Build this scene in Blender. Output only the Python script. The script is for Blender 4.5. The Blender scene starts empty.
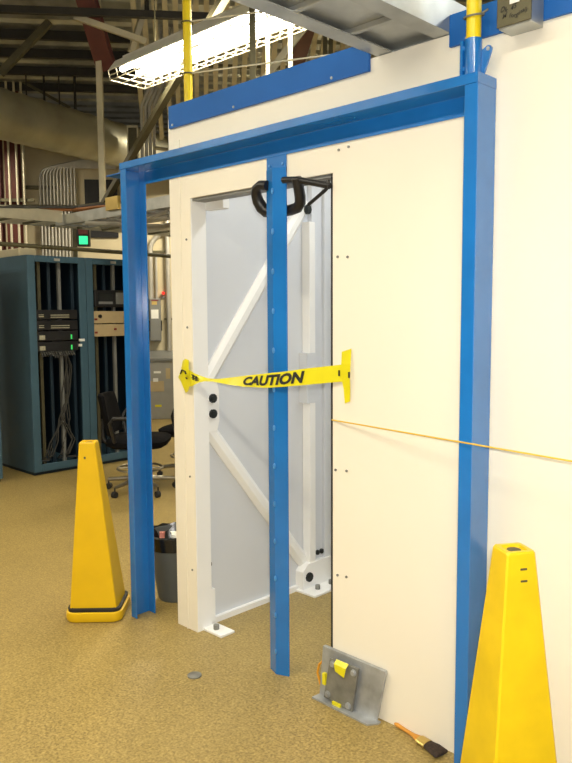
import bpy, bmesh, math, random
from mathutils import Vector, Matrix
random.seed(7)
SC = bpy.context.scene
PI = math.pi

# ------------------------------------------------------------------ camera, world, exposure
cam_data = bpy.data.cameras.new('camera')
cam = bpy.data.objects.new('camera', cam_data)
SC.collection.objects.link(cam)
cam_data.sensor_fit = 'VERTICAL'
cam_data.sensor_height = 36.0
cam_data.lens = 36.0 * 747.5980 / 763.0
cam_data.clip_start = 0.05
CAM = Vector((0.0, -2.1417, 1.52))
fw = Vector((-0.700, 0.708, -0.093)); rt = Vector((0.711, 0.703, -0.006)); dn = Vector((0.061, -0.071, -0.996))
M4 = Matrix.Identity(4)
for i in range(3):
    M4[i][0] = rt[i]; M4[i][1] = -dn[i]; M4[i][2] = -fw[i]; M4[i][3] = CAM[i]
cam.matrix_world = M4
SC.camera = cam

world = bpy.data.worlds.new('world'); SC.world = world; world.use_nodes = True
bg = world.node_tree.nodes['Background']
bg.inputs[0].default_value = (1.0, 0.90, 0.70, 1); bg.inputs[1].default_value = 0.07

SC.view_settings.view_transform = 'Standard'; SC.view_settings.look = 'None'
SC.view_settings.gamma = 1; SC.view_settings.use_curve_mapping = False
SC.view_settings.exposure = 0.0

WARM = (1.0, 0.89, 0.68); COOL = (0.86, 0.93, 1.0)
# fluorescent fixtures: (x0, x1, y, z, watts, colour)
FIXTURES = [
    (-4.80, -2.36, 1.08, 3.26, 62, WARM),       # the one in view, left of the enclosure
    (-2.20, 0.20, 1.10, 3.26, 40, COOL),        # its neighbour over the open enclosure
    (-3.30, -0.90, -2.3, 3.30, 75, WARM),       # row over the aisle, behind and above the camera
    (-0.70, 1.70, -2.3, 3.30, 85, WARM),
    (-8.60, -6.20, -2.3, 3.60, 110, WARM),      # unseen fixture left of the view, added to brighten cabinets, duct and back wall
    (-5.90, -3.50, -2.3, 3.30, 70, WARM),
]
# the camera's own flash, a hand's width above the lens
fl_d = bpy.data.lights.new('camera_flash', 'AREA'); fl_d.size = .07; fl_d.energy = 47; fl_d.color = (1.0, .97, .90)
fl_o = bpy.data.objects.new('camera_flash', fl_d); SC.collection.objects.link(fl_o)
FM = M4.copy(); FM.translation = CAM + Vector((.02, .02, .07)); fl_o.matrix_world = FM

# ------------------------------------------------------------------ helpers
def lnk(o): SC.collection.objects.link(o)

def tag(o, label, cat, group=None, kind=None):
    o['label'] = label; o['category'] = cat
    if group: o['group'] = group
    if kind: o['kind'] = kind
    return o

def thing(name, loc, label, cat, group=None, rz=0.0):
    o = bpy.data.objects.new(name, None); lnk(o)
    o.empty_display_size = 0.05
    o.location = loc; o.rotation_euler = (0, 0, rz)
    return tag(o, label, cat, group)

class MB:
    def __init__(s): s.b = bmesh.new()
    def _new(s, vs, fs):
        v = [s.b.verts.new(p) for p in vs]
        for f in fs:
            try: s.b.faces.new([v[i] for i in f])
            except ValueError: pass
        return v
    def box(s, lo, hi, m=None):
        x0, y0, z0 = lo; x1, y1, z1 = hi
        vs = [(x0,y0,z0),(x1,y0,z0),(x1,y1,z0),(x0,y1,z0),(x0,y0,z1),(x1,y0,z1),(x1,y1,z1),(x0,y1,z1)]
        if m is not None: vs = [m @ Vector(p) for p in vs]
        s._new(vs, [(3,2,1,0),(4,5,6,7),(0,1,5,4),(1,2,6,5),(2,3,7,6),(3,0,4,7)]); return s
    def cbox(s, c, d, m=None):
        return s.box([c[i]-d[i]/2 for i in range(3)], [c[i]+d[i]/2 for i in range(3)], m)
    def bar(s, p, q, w, h, up=(0,0,1)):
        p = Vector(p); q = Vector(q); d = q - p; L = d.length; d.normalize()
        u = Vector(up)
        if abs(d.dot(u)) > .98: u = Vector((1,0,0))
        x = d.cross(u).normalized(); z = x.cross(d).normalized()
        m = Matrix((( x[0], d[0], z[0], p[0]), (x[1], d[1], z[1], p[1]), (x[2], d[2], z[2], p[2]), (0,0,0,1)))
        return s.box((-w/2, 0, -h/2), (w/2, L, h/2), m)
    def prism(s, prof, p, q, ex, ey, cap=True):
        """profile (u, v) pairs swept from p to q, u along ex and v along ey"""
        p = Vector(p); q = Vector(q); ex = Vector(ex); ey = Vector(ey); n = len(prof)
        vs = [p + ex*u + ey*v for u, v in prof] + [q + ex*u + ey*v for u, v in prof]
        fs = [(i, (i+1) % n, n + (i+1) % n, n + i) for i in range(n)]
        if cap: fs += [tuple(range(n-1, -1, -1)), tuple(range(n, 2*n))]
        s._new(vs, fs); return s
    def tube(s, pts, r, n=10, rr=None, closed=False):
        pts = [Vector(p) for p in pts]; N = len(pts); rings = []
        t0 = (pts[1]-pts[0]).normalized()
        u = Vector((0,0,1)) if abs(t0.z) < .9 else Vector((1,0,0))
        x = t0.cross(u).normalized()
        for i, p in enumerate(pts):
            a = pts[(i-1) % N] if (closed or i > 0) else p
            c = pts[(i+1) % N] if (closed or i < N-1) else p
            t = (c - a).normalized()
            x = (x - t*x.dot(t)).normalized(); y = t.cross(x)
            rad = rr[i] if rr else r
            rings.append([s.b.verts.new(p + (x*math.cos(2*PI*k/n) + y*math.sin(2*PI*k/n))*rad) for k in range(n)])
        for i in range(N if closed else N-1):
            A, B_ = rings[i], rings[(i+1) % N]
            for k in range(n):
                s.b.faces.new((A[k], A[(k+1) % n], B_[(k+1) % n], B_[k]))
        if not closed:
            s.b.faces.new(rings[0][::-1]); s.b.faces.new(rings[-1])
        return s
    def cyl(s, p, q, r, n=16): return s.tube([p, q], r, n)
    def rings(s, rs, cap0=True, cap1=True):
        """loft through rings of equal vertex count"""
        R = [[s.b.verts.new(p) for p in r] for r in rs]; n = len(R[0])
        for A, B_ in zip(R, R[1:]):
            for k in range(n): s.b.faces.new((A[k], A[(k+1) % n], B_[(k+1) % n], B_[k]))
        if cap0: s.b.faces.new(R[0][::-1])
        if cap1: s.b.faces.new(R[-1])
        return s
    def quadstrip(s, a, b_):
        A = [s.b.verts.new(p) for p in a]; B_ = [s.b.verts.new(p) for p in b_]
        for i in range(len(A)-1): s.b.faces.new((A[i], A[i+1], B_[i+1], B_[i]))
        return s
    def build(s, name, mat, parent=None, smooth=False, bevel=0, loc=None, solid=0, seg=2):
        bmesh.ops.recalc_face_normals(s.b, faces=s.b.faces)
        me = bpy.data.meshes.new(name); s.b.to_mesh(me); s.b.free()
        me.materials.append(mat)
        if smooth:
            for p in me.polygons: p.use_smooth = True
        o = bpy.data.objects.new(name, me); lnk(o)
        if parent: o.parent = parent
        if loc is not None: o.location = loc
        if solid:
            m = o.modifiers.new('thick', 'SOLIDIFY'); m.thickness = solid; m.offset = 0
        if bevel:
            m = o.modifiers.new('bevel', 'BEVEL'); m.width = bevel; m.segments = seg; m.limit_method = 'ANGLE'
        if smooth:
            m = o.modifiers.new('edges', 'EDGE_SPLIT'); m.split_angle = math.radians(40)
        return o

def struct(name, mb, mat, **k):
    o = mb.build(name, mat, **k); o['kind'] = 'structure'; return o

def copy_tree(o, parent=None):
    c = o.copy(); lnk(c)
    if parent: c.parent = parent
    for ch in list(o.children): copy_tree(ch, c)
    return c

def rrect(w, d, r, n=5, z=0.0, cx=0.0, cy=0.0):
    pts = []
    for (sx, sy, a0) in ((1,1,0),(-1,1,90),(-1,-1,180),(1,-1,270)):
        for k in range(n+1):
            a = math.radians(a0 + 90*k/n)
            pts.append(Vector((cx + sx*(w/2-r) + r*math.cos(a), cy + sy*(d/2-r) + r*math.sin(a), z)))
    return pts

# building grid of the hall: a to the right, b away from the viewer's spot, turned 51 degrees to the enclosure
RB = Vector((math.cos(math.radians(51)), math.sin(math.radians(51)), 0)); WB = Vector((-RB.y, RB.x, 0))
ORG = Vector((0, -2.1417, 0))
def B(a, b, z): return ORG + RB*a + WB*b + Vector((0, 0, z))

# ------------------------------------------------------------------ materials
def mat(name, col, rough=.5, metal=0.0, var=0.06, scale=8.0, bump=0.0, spec=.5, coat=0.0, detail=4):
    m = bpy.data.materials.new(name); m.use_nodes = True
    nt = m.node_tree; p = nt.nodes['Principled BSDF']
    p.inputs['Roughness'].default_value = rough; p.inputs['Metallic'].default_value = metal
    p.inputs['Specular IOR Level'].default_value = spec; p.inputs['Coat Weight'].default_value = coat; p.inputs['Coat Roughness'].default_value = .10
    tc = nt.nodes.new('ShaderNodeTexCoord'); no = nt.nodes.new('ShaderNodeTexNoise')
    no.inputs['Scale'].default_value = scale; no.inputs['Detail'].default_value = detail
    nt.links.new(tc.outputs['Object'], no.inputs['Vector'])
    cr = nt.nodes.new('ShaderNodeValToRGB')
    cr.color_ramp.elements[0].position = .3; cr.color_ramp.elements[1].position = .7
    cr.color_ramp.elements[0].color = tuple(max(0, c*(1-var)) for c in col) + (1,)
    cr.color_ramp.elements[1].color = tuple(min(1, c*(1+var)) for c in col) + (1,)
    nt.links.new(no.outputs['Fac'], cr.inputs['Fac']); nt.links.new(cr.outputs['Color'], p.inputs['Base Color'])
    if bump:
        bn = nt.nodes.new('ShaderNodeBump'); bn.inputs['Strength'].default_value = bump; bn.inputs['Distance'].default_value = .002
        nt.links.new(no.outputs['Fac'], bn.inputs['Height']); nt.links.new(bn.outputs['Normal'], p.inputs['Normal'])
    return m

def emit(name, col, s):
    m = bpy.data.materials.new(name); m.use_nodes = True
    p = m.node_tree.nodes['Principled BSDF']
    p.inputs['Base Color'].default_value = col + (1,); p.inputs['Emission Color'].default_value = col + (1,)
    p.inputs['Emission Strength'].default_value = s
    return m

def floor_material():
    m = bpy.data.materials.new('speckled_floor'); m.use_nodes = True
    nt = m.node_tree; p = nt.nodes['Principled BSDF']
    p.inputs['Roughness'].default_value = .42; p.inputs['Specular IOR Level'].default_value = .4
    tc = nt.nodes.new('ShaderNodeTexCoord')
    def ramp(fac, a, b_, ca, cb):
        r = nt.nodes.new('ShaderNodeValToRGB')
        r.color_ramp.elements[0].position = a; r.color_ramp.elements[1].position = b_
        r.color_ramp.elements[0].color = ca + (1,); r.color_ramp.elements[1].color = cb + (1,)
        nt.links.new(fac, r.inputs['Fac']); return r.outputs['Color']
    n1 = nt.nodes.new('ShaderNodeTexNoise'); n1.inputs['Scale'].default_value = 105; n1.inputs['Detail'].default_value = 3
    n2 = nt.nodes.new('ShaderNodeTexVoronoi'); n2.inputs['Scale'].default_value = 90
    n3 = nt.nodes.new('ShaderNodeTexNoise'); n3.inputs['Scale'].default_value = 1.6; n3.inputs['Detail'].default_value = 5
    for n in (n1, n2, n3): nt.links.new(tc.outputs['Object'], n.inputs['Vector'])
    c1 = ramp(n1.outputs['Fac'], .36, .66, (.30, .212, .066), (.49, .366, .130))
    c2 = ramp(n2.outputs['Color'], .2, .8, (.78, .78, .76), (1, 1, 1))
    c3 = ramp(n3.outputs['Fac'], .35, .65, (.9, .9, .9), (1, 1, 1))
    def mul(a, b_):
        x = nt.nodes.new('ShaderNodeMix'); x.data_type = 'RGBA'; x.blend_type = 'MULTIPLY'; x.inputs['Factor'].default_value = 1
        nt.links.new(a, x.inputs['A']); nt.links.new(b_, x.inputs['B']); return x.outputs['Result']
    nt.links.new(mul(mul(c1, c2), c3), p.inputs['Base Color'])
    return m

M = dict(
    bolt=mat('blackened_bolt_steel', (.03, .035, .035), .4, metal=.4, var=.2),
    rivet=mat('blue_paint_glint', (.06, .26, .62), .3, var=.1),  # paler blue puts the rivets' glints into the colour
    floor=floor_material(),
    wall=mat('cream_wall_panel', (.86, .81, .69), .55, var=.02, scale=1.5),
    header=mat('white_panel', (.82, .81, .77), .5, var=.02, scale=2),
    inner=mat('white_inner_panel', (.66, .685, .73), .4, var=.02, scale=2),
    brace=mat('white_painted_steel', (.90, .90, .89), .4, var=.02, scale=4),
    blue=mat('blue_gloss_paint', (.010, .165, .520), .26, var=.10, scale=5, coat=.8),
    edge=mat('blue_sheet', (.012, .115, .42), .55, var=.06, scale=5, spec=.25),
    yellow=mat('yellow_plastic', (.76, .48, .004), .42, var=.05, scale=6),
    scuff=mat('scuffed_yellow_plastic', (.72, .50, .006), .42, var=.16, scale=5, detail=9),
    pole=mat('yellow_paint', (.82, .62, .01), .35, var=.03),
    tape=mat('yellow_tape', (.74, .66, .012), .35, var=.04, scale=12),
    ink=mat('black_ink', (.012, .012, .012), .6, var=.2),
    black=mat('black_plastic', (.012, .012, .013), .45, var=.3),
    rubber=mat('black_rubber', (.014, .014, .014), .7, var=.3),
    clampm=mat('black_cast_iron', (.012, .012, .014), .35, var=.3, scale=20, bump=.3),
    fabric=mat('black_fabric', (.004, .004, .005), 1.0, var=.4, scale=80, bump=.4, spec=.12),
    rack=mat('teal_blue_cabinet', (.052, .115, .165), .45, var=.08, scale=4),
    rackin=mat('shaded_cabinet_blue', (.006, .020, .036), .6, var=.2, scale=4),  # cabinet blue darkened to put the interior's shade into the colour
    beige=mat('beige_front_panel', (.46, .36, .20), .5, var=.06),
    bwall=mat('tan_block_wall', (.56, .49, .32), .7, var=.06, scale=3),
    galv=mat('galvanised_steel', (.46, .47, .45), .40, metal=.7, var=.2, scale=7, detail=6),
    dull=mat('dull_plate_steel', (.42, .44, .46), .5, metal=.55, var=.25, scale=14, detail=8),
    dark=mat('dark_steel_plate', (.22, .22, .20), .5, metal=.35, var=.25, scale=18, detail=8),
    conduit=mat('conduit_steel', (.52, .50, .44), .4, metal=.5, var=.1),
    strut=mat('strut_steel', (.60, .56, .42), .45, metal=.35, var=.1),
    olive=mat('olive_steel', (.11, .10, .055), .55, metal=.3, var=.15),
    joist=mat('black_steel', (.020, .018, .014), .6, var=.3),
    deck=mat('metal_roof_deck', (.36, .37, .34), .34, metal=.7, var=.35, scale=3.5),
    duct=mat('spiral_duct_steel', (.38, .365, .27), .45, metal=.5, var=.16, scale=3),
    red=mat('red_oxide_steel', (.10, .018, .010), .6, var=.15),
    grey=mat('grey_enclosure_paint', (.20, .205, .195), .5, var=.05),
    greyl=mat('light_grey_enclosure_paint', (.30, .30, .27), .5, var=.05),
    bin=mat('grey_plastic', (.095, .105, .105), .5, var=.08),
    liner=mat('black_bin_liner', (.008, .008, .008), .25, var=.3, scale=30, bump=.8),
    paper=mat('white_paper', (.82, .82, .78), .7, var=.03),
    wood=mat('orange_wood', (.62, .27, .03), .4, var=.12, scale=25),
    brass=mat('brass_ferrule', (.62, .45, .14), .3, metal=.8, var=.08),
    bristle=mat('dark_bristle', (.035, .020, .012), .8, var=.5, scale=120, bump=.8),
    chrome=mat('chrome', (.40, .37, .30), .38, metal=.95, var=.05),
    cordy=mat('yellow_cord', (.80, .50, .03), .5, var=.05),
    copper=mat('copper_cable', (.50, .20, .07), .45, metal=.3, var=.15),
    orange=mat('orange_cord', (.75, .33, .02), .45, var=.06),
    reflector=mat('white_enamel', (.85, .84, .80), .4, var=.02),
    tube=emit('lit_fluorescent_tube', (1.0, .97, .86), 9.0),
    green=emit('lit_green_lamp', (.04, .85, .35), 1.1),
    redlamp=mat('red_lamp_lens', (.22, .03, .025), .35, var=.2),
    ledr=emit('red_indicator', (.8, .03, .02), .8),
    ledg=emit('green_indicator', (.05, .7, .15), .5),
    cardl=mat('card_edge_lettering', (.42, .40, .28), .5, var=.2, scale=60),
    screen=mat('dark_screen', (.020, .022, .022), .25, var=.3),
    brown=mat('brown_steel', (.16, .075, .04), .55, var=.15),
    cordgrey=mat('grey_cable', (.055, .055, .05), .5, var=.2),
)

# ------------------------------------------------------------------ setting
struct('floor', MB().box((-16, -7, -.05), (7, 14, 0)), M['floor'])

# roof deck: ribs across the view, on the hall's grid
dk = MB()
prof = []
u = -3.0
while u < 26:
    prof += [(u, 0), (u+.20, 0), (u+.235, .05), (u+.295, .05), (u+.33, 0)]
    u += .33
top = [(prof[-1][0], .10), (prof[0][0], .10)]
dk.prism(prof + top, B(-8, 0, 4.6), B(9, 0, 4.6), WB, (0, 0, 1))
struct('ceiling', dk, M['deck'])

# far wall of the hall, stopped below the roof so the gap above stays dark
wb = MB(); b0 = 11.2
wb._new([B(-8, b0, 0), B(7, b0, 0), B(7, b0+.15, 0), B(-8, b0+.15, 0), B(-8, b0, 4.05), B(7, b0, 4.05), B(7, b0+.15, 4.05), B(-8, b0+.15, 4.05)],
        [(3,2,1,0),(4,5,6,7),(0,1,5,4),(1,2,6,5),(2,3,7,6),(3,0,4,7)])
struct('wall_back', wb, M['bwall'])

# the enclosure's front wall with its door opening
X0, XO0, XO1, ZO, ZT, TH = -2.872, -2.722, -1.867, 2.032, 2.40, .085
wf = MB()
wf.box((X0, 0, 0), (XO0, TH, ZT)); wf.box((XO0, 0, ZO), (XO1, TH, ZT)); wf.box((XO1, 0, 0), (1.6, TH, ZT))
front = struct('wall_front', wf, M['wall'])
sc_ = MB()
for (x, z) in ((-1.842,1.722),(-1.794,1.719),(-1.852,.914),(-1.797,.918),(-1.842,.501),(-1.797,.505),(-1.837,2.11),(-1.79,2.114),
               (-2.75,.30),(-2.755,.75),(-2.755,1.45),(-2.75,1.85),(-2.79,2.25)):
    sc_.cyl((x, -.004, z), (x, .01, z), .005, 8)
w_ = sc_.build('screw', M['dark'], front); w_['kind'] = 'structure'
w_ = MB().box((XO1-.020, .012, 0), (XO1+.004, TH+.02, ZO)).build('edge_seal', M['rubber'], front); w_['kind'] = 'structure'
w_ = MB().box((XO0, .012, ZO-.012), (XO1, TH, ZO+.002)).build('header_strip', M['grey'], front); w_['kind'] = 'structure'  # grey strip along the underside of the header
w_ = MB().box((XO0-.004, .004, 0), (XO0+.003, TH+.004, ZO)).build('jamb_liner', M['brace'], front); w_['kind'] = 'structure'
w_ = MB().box((-2.795, -.005, 0), (-2.787, .001, ZT-.1)).build('joint_strip', M['wall'], front); w_['kind'] = 'structure'

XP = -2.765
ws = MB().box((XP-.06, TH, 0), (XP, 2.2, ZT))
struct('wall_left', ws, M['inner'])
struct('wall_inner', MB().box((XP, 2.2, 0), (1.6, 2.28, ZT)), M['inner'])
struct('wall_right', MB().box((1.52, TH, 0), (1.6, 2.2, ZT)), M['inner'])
tb = MB().box((XP, TH, 0), (XP+.022, 2.2, .028)); struct('baseboard_left', tb, M['brace'])

# ------------------------------------------------------------------ blue frame in front of the door
FXL, FXR, FD, FZT, FZB = -3.108, -1.200, .112, 2.226, 2.133
T = .006
fr = thing('door_frame', (0, 0, 0), 'blue painted steel portal frame standing against the enclosure around the doorway', 'frame')
# beam: flat tube with a back leg hanging below it; profile in (y, z)
cb = [(-FD-.001, FZT), (-FD-.001, FZT-.031), (-T-.002, FZT-.031), (-T-.002, FZB), (-.002, FZB), (-.002, FZT)]
MB().prism(cb, (FXL-.006, 0, 0), (FXR-T-.0005, 0, 0), (0,1,0), (0,0,1)).build('crossbeam', M['blue'], fr, bevel=.002)
def channel_x(x, s):   # profile in (x, y); s=+1 opens to +x
    return [(x, -FD), (x + s*.046, -FD), (x + s*.046, -FD+T), (x + s*T, -FD+T), (x + s*T, -T-.0035), (x + s*.055, -T-.0035), (x + s*.055, -.0035), (x, -.0035)]
lp = MB().prism(channel_x(FXL, 1), (0,0,0), (0,0,FZT-.0315), (1,0,0), (0,1,0)).build('post', M['blue'], fr, bevel=.002)
rp = MB().prism(channel_x(FXR, -1), (0,0,0), (0,0,FZT-.0315), (1,0,0), (0,1,0)).build('post', M['blue'], fr, bevel=.002)
MB().box((FXR-T, -FD-.001, FZT-.0315), (FXR, -.0035, FZT)).build('end_cap', M['blue'], fr)
# centre strut: shallow folded angle with a riveted ridge
cs = [(-2.213, -.010), (-2.158, -.0305), (-2.104, -.008), (-2.104, -.002), (-2.158, -.0245), (-2.213, -.004)]
cp = MB().prism(cs, (0,0,0), (0,0,2.085), (1,0,0), (0,1,0)).build('center_post', M['blue'], fr, bevel=.001)
MB().box((-2.213, -.008, 2.07), (-2.104, -.0025, FZB+.0005)).build('splice_plate', M['blue'], fr, bevel=.001)
for k in range(13):
    MB().rings([[Vector((-2.157 + w*math.cos(2*PI*j/10), y_, .10+.158*k + 2.0*w*math.sin(2*PI*j/10))) for j in range(10)] for w, y_ in ((.006,-.029),(.006,-.033),(.003,-.0355))]).build('rivet', M['rivet'], cp)
for x in (-2.195, -2.12): MB().cyl((x, -.012, 2.10), (x, -.006, 2.10), .006, 8).build('rivet', M['rivet'], cp)
MB().box((-3.25, -.10, FZT-.044), (FXL, -.02, FZT-.039)).build('side_tab', M['edge'], fr)
# pole socket with lug on the right corner
PX, PY = -1.251, -.056
so = MB()
so.tube([(PX, PY, FZT), (PX, PY, FZT+.115)], .0265, 20)
so.tube([(PX, PY, FZT), (PX, PY, FZT+.008)], .034, 20)
for z in (.03, .09): so.cyl((PX-.020, PY-.012, FZT+z), (PX-.034, PY-.016, FZT+z), .008, 8)
so.box((PX-.033, PY-.022, FZT+.008), (PX-.024, PY-.010, FZT+.112))
so.build('pole_socket', M['blue'], fr, smooth=True)
lg = MB()
def lug(y):
    return [(PX+.018, y, FZT), (PX+.018, y, FZT+.076), (PX+.044, y, FZT+.090), (PX+.053, y, FZT+.088), (PX+.058, y, FZT+.080), (PX+.056, y, FZT+.070), (PX+.030, y, FZT)]
lg.rings([[Vector(p) for p in lug(PY+.006)], [Vector(p) for p in lug(PY+.014)]])
lu = lg.build('lifting_lug', M['blue'], fr)
MB().cyl((PX+.047, PY+.004, FZT+.079), (PX+.047, PY+.016, FZT+.079), .006, 10).build('lug_hole', M['dull'], lu)

# ------------------------------------------------------------------ white K brace inside the doorway
kb = thing('steel_brace', (XP, .4, 0), 'white painted steel K brace bolted to the inner side wall beyond the doorway', 'brace')
def bp(y, z, x=0.0): return (x, y-.4, z)
def brace(y0, z0, y1, z1, w=.075):
    d = Vector((0, y1-y0, z1-z0)).normalized(); n = Vector((0, -d.z, d.y))
    prof = [(0, -w/2), (.012, -w/2), (.03, -w/2+.022), (.03, w/2-.022), (.012, w/2), (0, w/2)]
    MB().prism(prof, bp(y0, z0), bp(y1, z1), (1,0,0), n).build('diagonal', M['brace'], kb, bevel=.002)
brace(.09, 1.17, .80, 2.09); brace(.085, 1.00, .82, .09)
MB().box(bp(.78, .10), bp(.825, 1.99, .055)).build('column', M['brace'], kb, bevel=.003)
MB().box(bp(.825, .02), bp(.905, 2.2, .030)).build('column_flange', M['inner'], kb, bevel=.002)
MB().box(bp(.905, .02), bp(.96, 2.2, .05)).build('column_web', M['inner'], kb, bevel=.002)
MB().box(bp(.755, 1.03), bp(.825, 1.30, .058)).build('splice_plate', M['inner'], kb, bevel=.001)
gp = MB()
gp.rings([[Vector(bp(y, z, x)) for (y, z) in ((.088,1.20),(.15,1.20),(.165,1.14),(.165,1.0),(.15,.95),(.088,.95))] for x in (0, .033)])
gp.build('gusset_plate', M['brace'], kb, bevel=.002)
gp = MB()
gp.rings([[Vector(bp(y, z, x)) for (y, z) in ((.72,.012),(.72,.11),(.76,.15),(.95,.15),(.95,.012))] for x in (0, .058)])
gp.build('gusset_plate', M['brace'], kb, bevel=.002)
MB().box(bp(.70, 0, -.0), bp(.95, .012, .16)).build('base_plate', M['brace'], kb, bevel=.002)
MB().box(bp(.035, 0, .04), bp(.12, .012, .175)).build('base_plate', M['brace'], kb, bevel=.002)
MB().box(bp(.088, .012), bp(.125, .18, .03)).build('base_bracket', M['brace'], kb, bevel=.002)
MB().box(bp(.088, 1.985, .045), bp(.125, 2.03, .17)).build('top_bracket', M['brace'], kb, bevel=.002)
def bolt(y, z, x, r):
    MB().tube([bp(y, z, x-.004), bp(y, z, x+.010)], r, 10).tube([bp(y, z, x+.008), bp(y, z, x+.014)], r*.6, 8).build('bolt', M['bolt'], kb)
bolt(.122, 1.112, .034, .022); bolt(.122, 1.038, .034, .022); bolt(.79, 2.055, .030, .026)
bolt(.765, .075, .058, .026); bolt(.860, .185, .031, .014); bolt(.893, .185, .031, .014); bolt(.105, .30, .006, .014)
for y, x in ((.79, .10), (.07, .10), (.90, .10)):
    MB().tube([bp(y, .010, x), bp(y, .034, x)], .014, 10).build('bolt', M['dark'], kb)

# ------------------------------------------------------------------ C clamp hanging on the centre strut
cl = thing('c_clamp', (-2.158, .028, 2.006), 'black cast C-clamp hanging behind the blue centre strut at the door header', 'clamp')
pts = []
for (x, z) in ((-.036,.016),(-.070,.022),(-.100,.012),(-.114,-.010),(-.117,-.035),(-.110,-.060),(-.092,-.076),(-.06,-.082),(.0,-.084),(.05,-.083),(.085,-.078),(.108,-.062),(.118,-.04),(.125,-.01),(.131,.025)):
    pts.append((x, -.058*(z+.084)/.112, z))
MB().tube(pts, .022, 12, rr=[.020,.019,.020,.022,.024,.025,.025,.024,.023,.022,.022,.022,.022,.021,.020]).build('frame', M['clampm'], cl, smooth=True)
MB().tube([(.055, -.052, .026), (.131, -.050, .018), (.285, -.040, -.022)], .013, 10).build('screw', M['clampm'], cl, smooth=True)
MB().tube([(.277, -.04, -.002), (.283, -.042, -.022), (.270, -.045, -.036), (.187, -.05, -.082)], .007, 8).build('handle', M['clampm'], cl, smooth=True)

# ------------------------------------------------------------------ caution tape across the doorway
ct = thing('caution_tape', (-2.3, -.02, 1.24), 'yellow CAUTION tape stretched across the doorway, twisted at its left end', 'tape')
TX, TY, TZ = -2.3, -.02, 1.24
KEYS = [(-2.775,1.262,1.180,-.006),(-2.74,1.258,1.178,-.012),(-2.70,1.243,1.182,-.020),(-2.65,1.231,1.202,-.016),(-2.611,1.223,1.211,-.014),(-2.55,1.224,1.214,-.018),(-2.49,1.230,1.211,-.022),
        (-2.44,1.237,1.208,-.026),(-2.331,1.252,1.206,-.032),(-2.191,1.270,1.211,-.040),(-2.10,1.281,1.221,-.040),(-2.0,1.297,1.233,-.030),(-1.90,1.310,1.246,-.018),(-1.825,1.320,1.256,-.008),(-1.79,1.322,1.258,-.004)]
def tape_at(x):
    for a, b_ in zip(KEYS, KEYS[1:]):
        if x <= b_[0]:
            t = max(0, (x-a[0])/(b_[0]-a[0])); return [a[i]+(b_[i]-a[i])*t for i in (1,2,3)]
    return KEYS[-1][1:]
def tape_pt(x, v, off=0.0):
    zt, zb, y = tape_at(x)
    h = zt - zb
    lean = math.sqrt(max(0, .076**2 - h*h)) * .25       # the twisted part turns edge-on
    return Vector((x - TX, y - off + lean*(v-.5) - TY, zb + h*v - TZ))
N = 60; xs = [KEYS[0][0] + (KEYS[-1][0]-KEYS[0][0])*i/N for i in range(N+1)]
tm = MB()
rows = [[tape_pt(x, v) for x in xs] for v in (0, .33, .66, 1)]
for a, b_ in zip(rows, rows[1:]): tm.quadstrip(a, b_)
tm.build('tape_strip', M['tape'], ct, smooth=True)
def text_mesh(body, size, shear=0.0, bold=0.0):
    cu = bpy.data.curves.new('lettering', 'FONT'); cu.body = body; cu.size = size; cu.shear = shear; cu.offset = bold; cu.resolution_u = 3
    o = bpy.data.objects.new('lettering', cu); lnk(o)
    dg = bpy.context.evaluated_depsgraph_get(); dg.update()
    me = bpy.data.meshes.new_from_object(o.evaluated_get(dg))
    bpy.data.objects.remove(o)
    return me
me = text_mesh('CAUTION', 1.0, .12, .05)
bm = bmesh.new(); bm.from_mesh(me)
bmesh.ops.triangulate(bm, faces=bm.faces)
bmesh.ops.subdivide_edges(bm, edges=[e for e in bm.edges if e.calc_length() > .25], cuts=2)
lx = [v.co.x for v in bm.verts]; ly = [v.co.y for v in bm.verts]; lx0, lx1, ly0, ly1 = min(lx), max(lx), min(ly), max(ly)
for v in bm.verts:
    s_ = (v.co.x-lx0)/(lx1-lx0); t_ = (v.co.y-ly0)/(ly1-ly0)
    v.co = tape_pt(-2.338 + .350*s_, .14 + .74*t_, .0025)
t_ = MB(); t_.b.free(); t_.b = bm
t_.build('lettering', M['ink'], ct)
# crumpled left end and its stray letter strokes, right fixing strip
cr = MB()
cr.quadstrip([Vector(p)-Vector((TX,TY,TZ)) for p in ((-2.825,-.006,1.215),(-2.79,-.016,1.195),(-2.765,-.010,1.145),(-2.735,-.020,1.155))],
             [Vector(p)-Vector((TX,TY,TZ)) for p in ((-2.795,-.012,1.252),(-2.765,-.026,1.262),(-2.735,-.020,1.215),(-2.705,-.024,1.205))])
cr.quadstrip([Vector(p)-Vector((TX,TY,TZ)) for p in ((-2.800,-.010,1.245),(-2.765,-.020,1.240),(-2.725,-.022,1.225))],
             [Vector(p)-Vector((TX,TY,TZ)) for p in ((-2.790,-.004,1.295),(-2.760,-.012,1.305),(-2.735,-.012,1.300))])
cr.build('crumpled_end', M['tape'], ct, solid=.001)
for p, q in (((-2.775,-.030,1.235),(-2.765,-.030,1.255)),((-2.765,-.030,1.255),(-2.745,-.030,1.250)),((-2.745,-.028,1.250),(-2.738,-.028,1.236)),((-2.735,-.030,1.222),(-2.728,-.030,1.214)),
             ((-2.70,-.024,1.236),(-2.66,-.022,1.222)),((-2.70,-.024,1.222),(-2.655,-.022,1.212)),((-2.69,-.024,1.212),(-2.69,-.024,1.236)),((-2.67,-.024,1.208),(-2.668,-.024,1.230))):
    MB().bar(Vector(p)-Vector((TX,TY,TZ)), Vector(q)-Vector((TX,TY,TZ)), .002, .008, (0,1,0)).build('stray_lettering', M['ink'], ct)
rs = MB()
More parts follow.
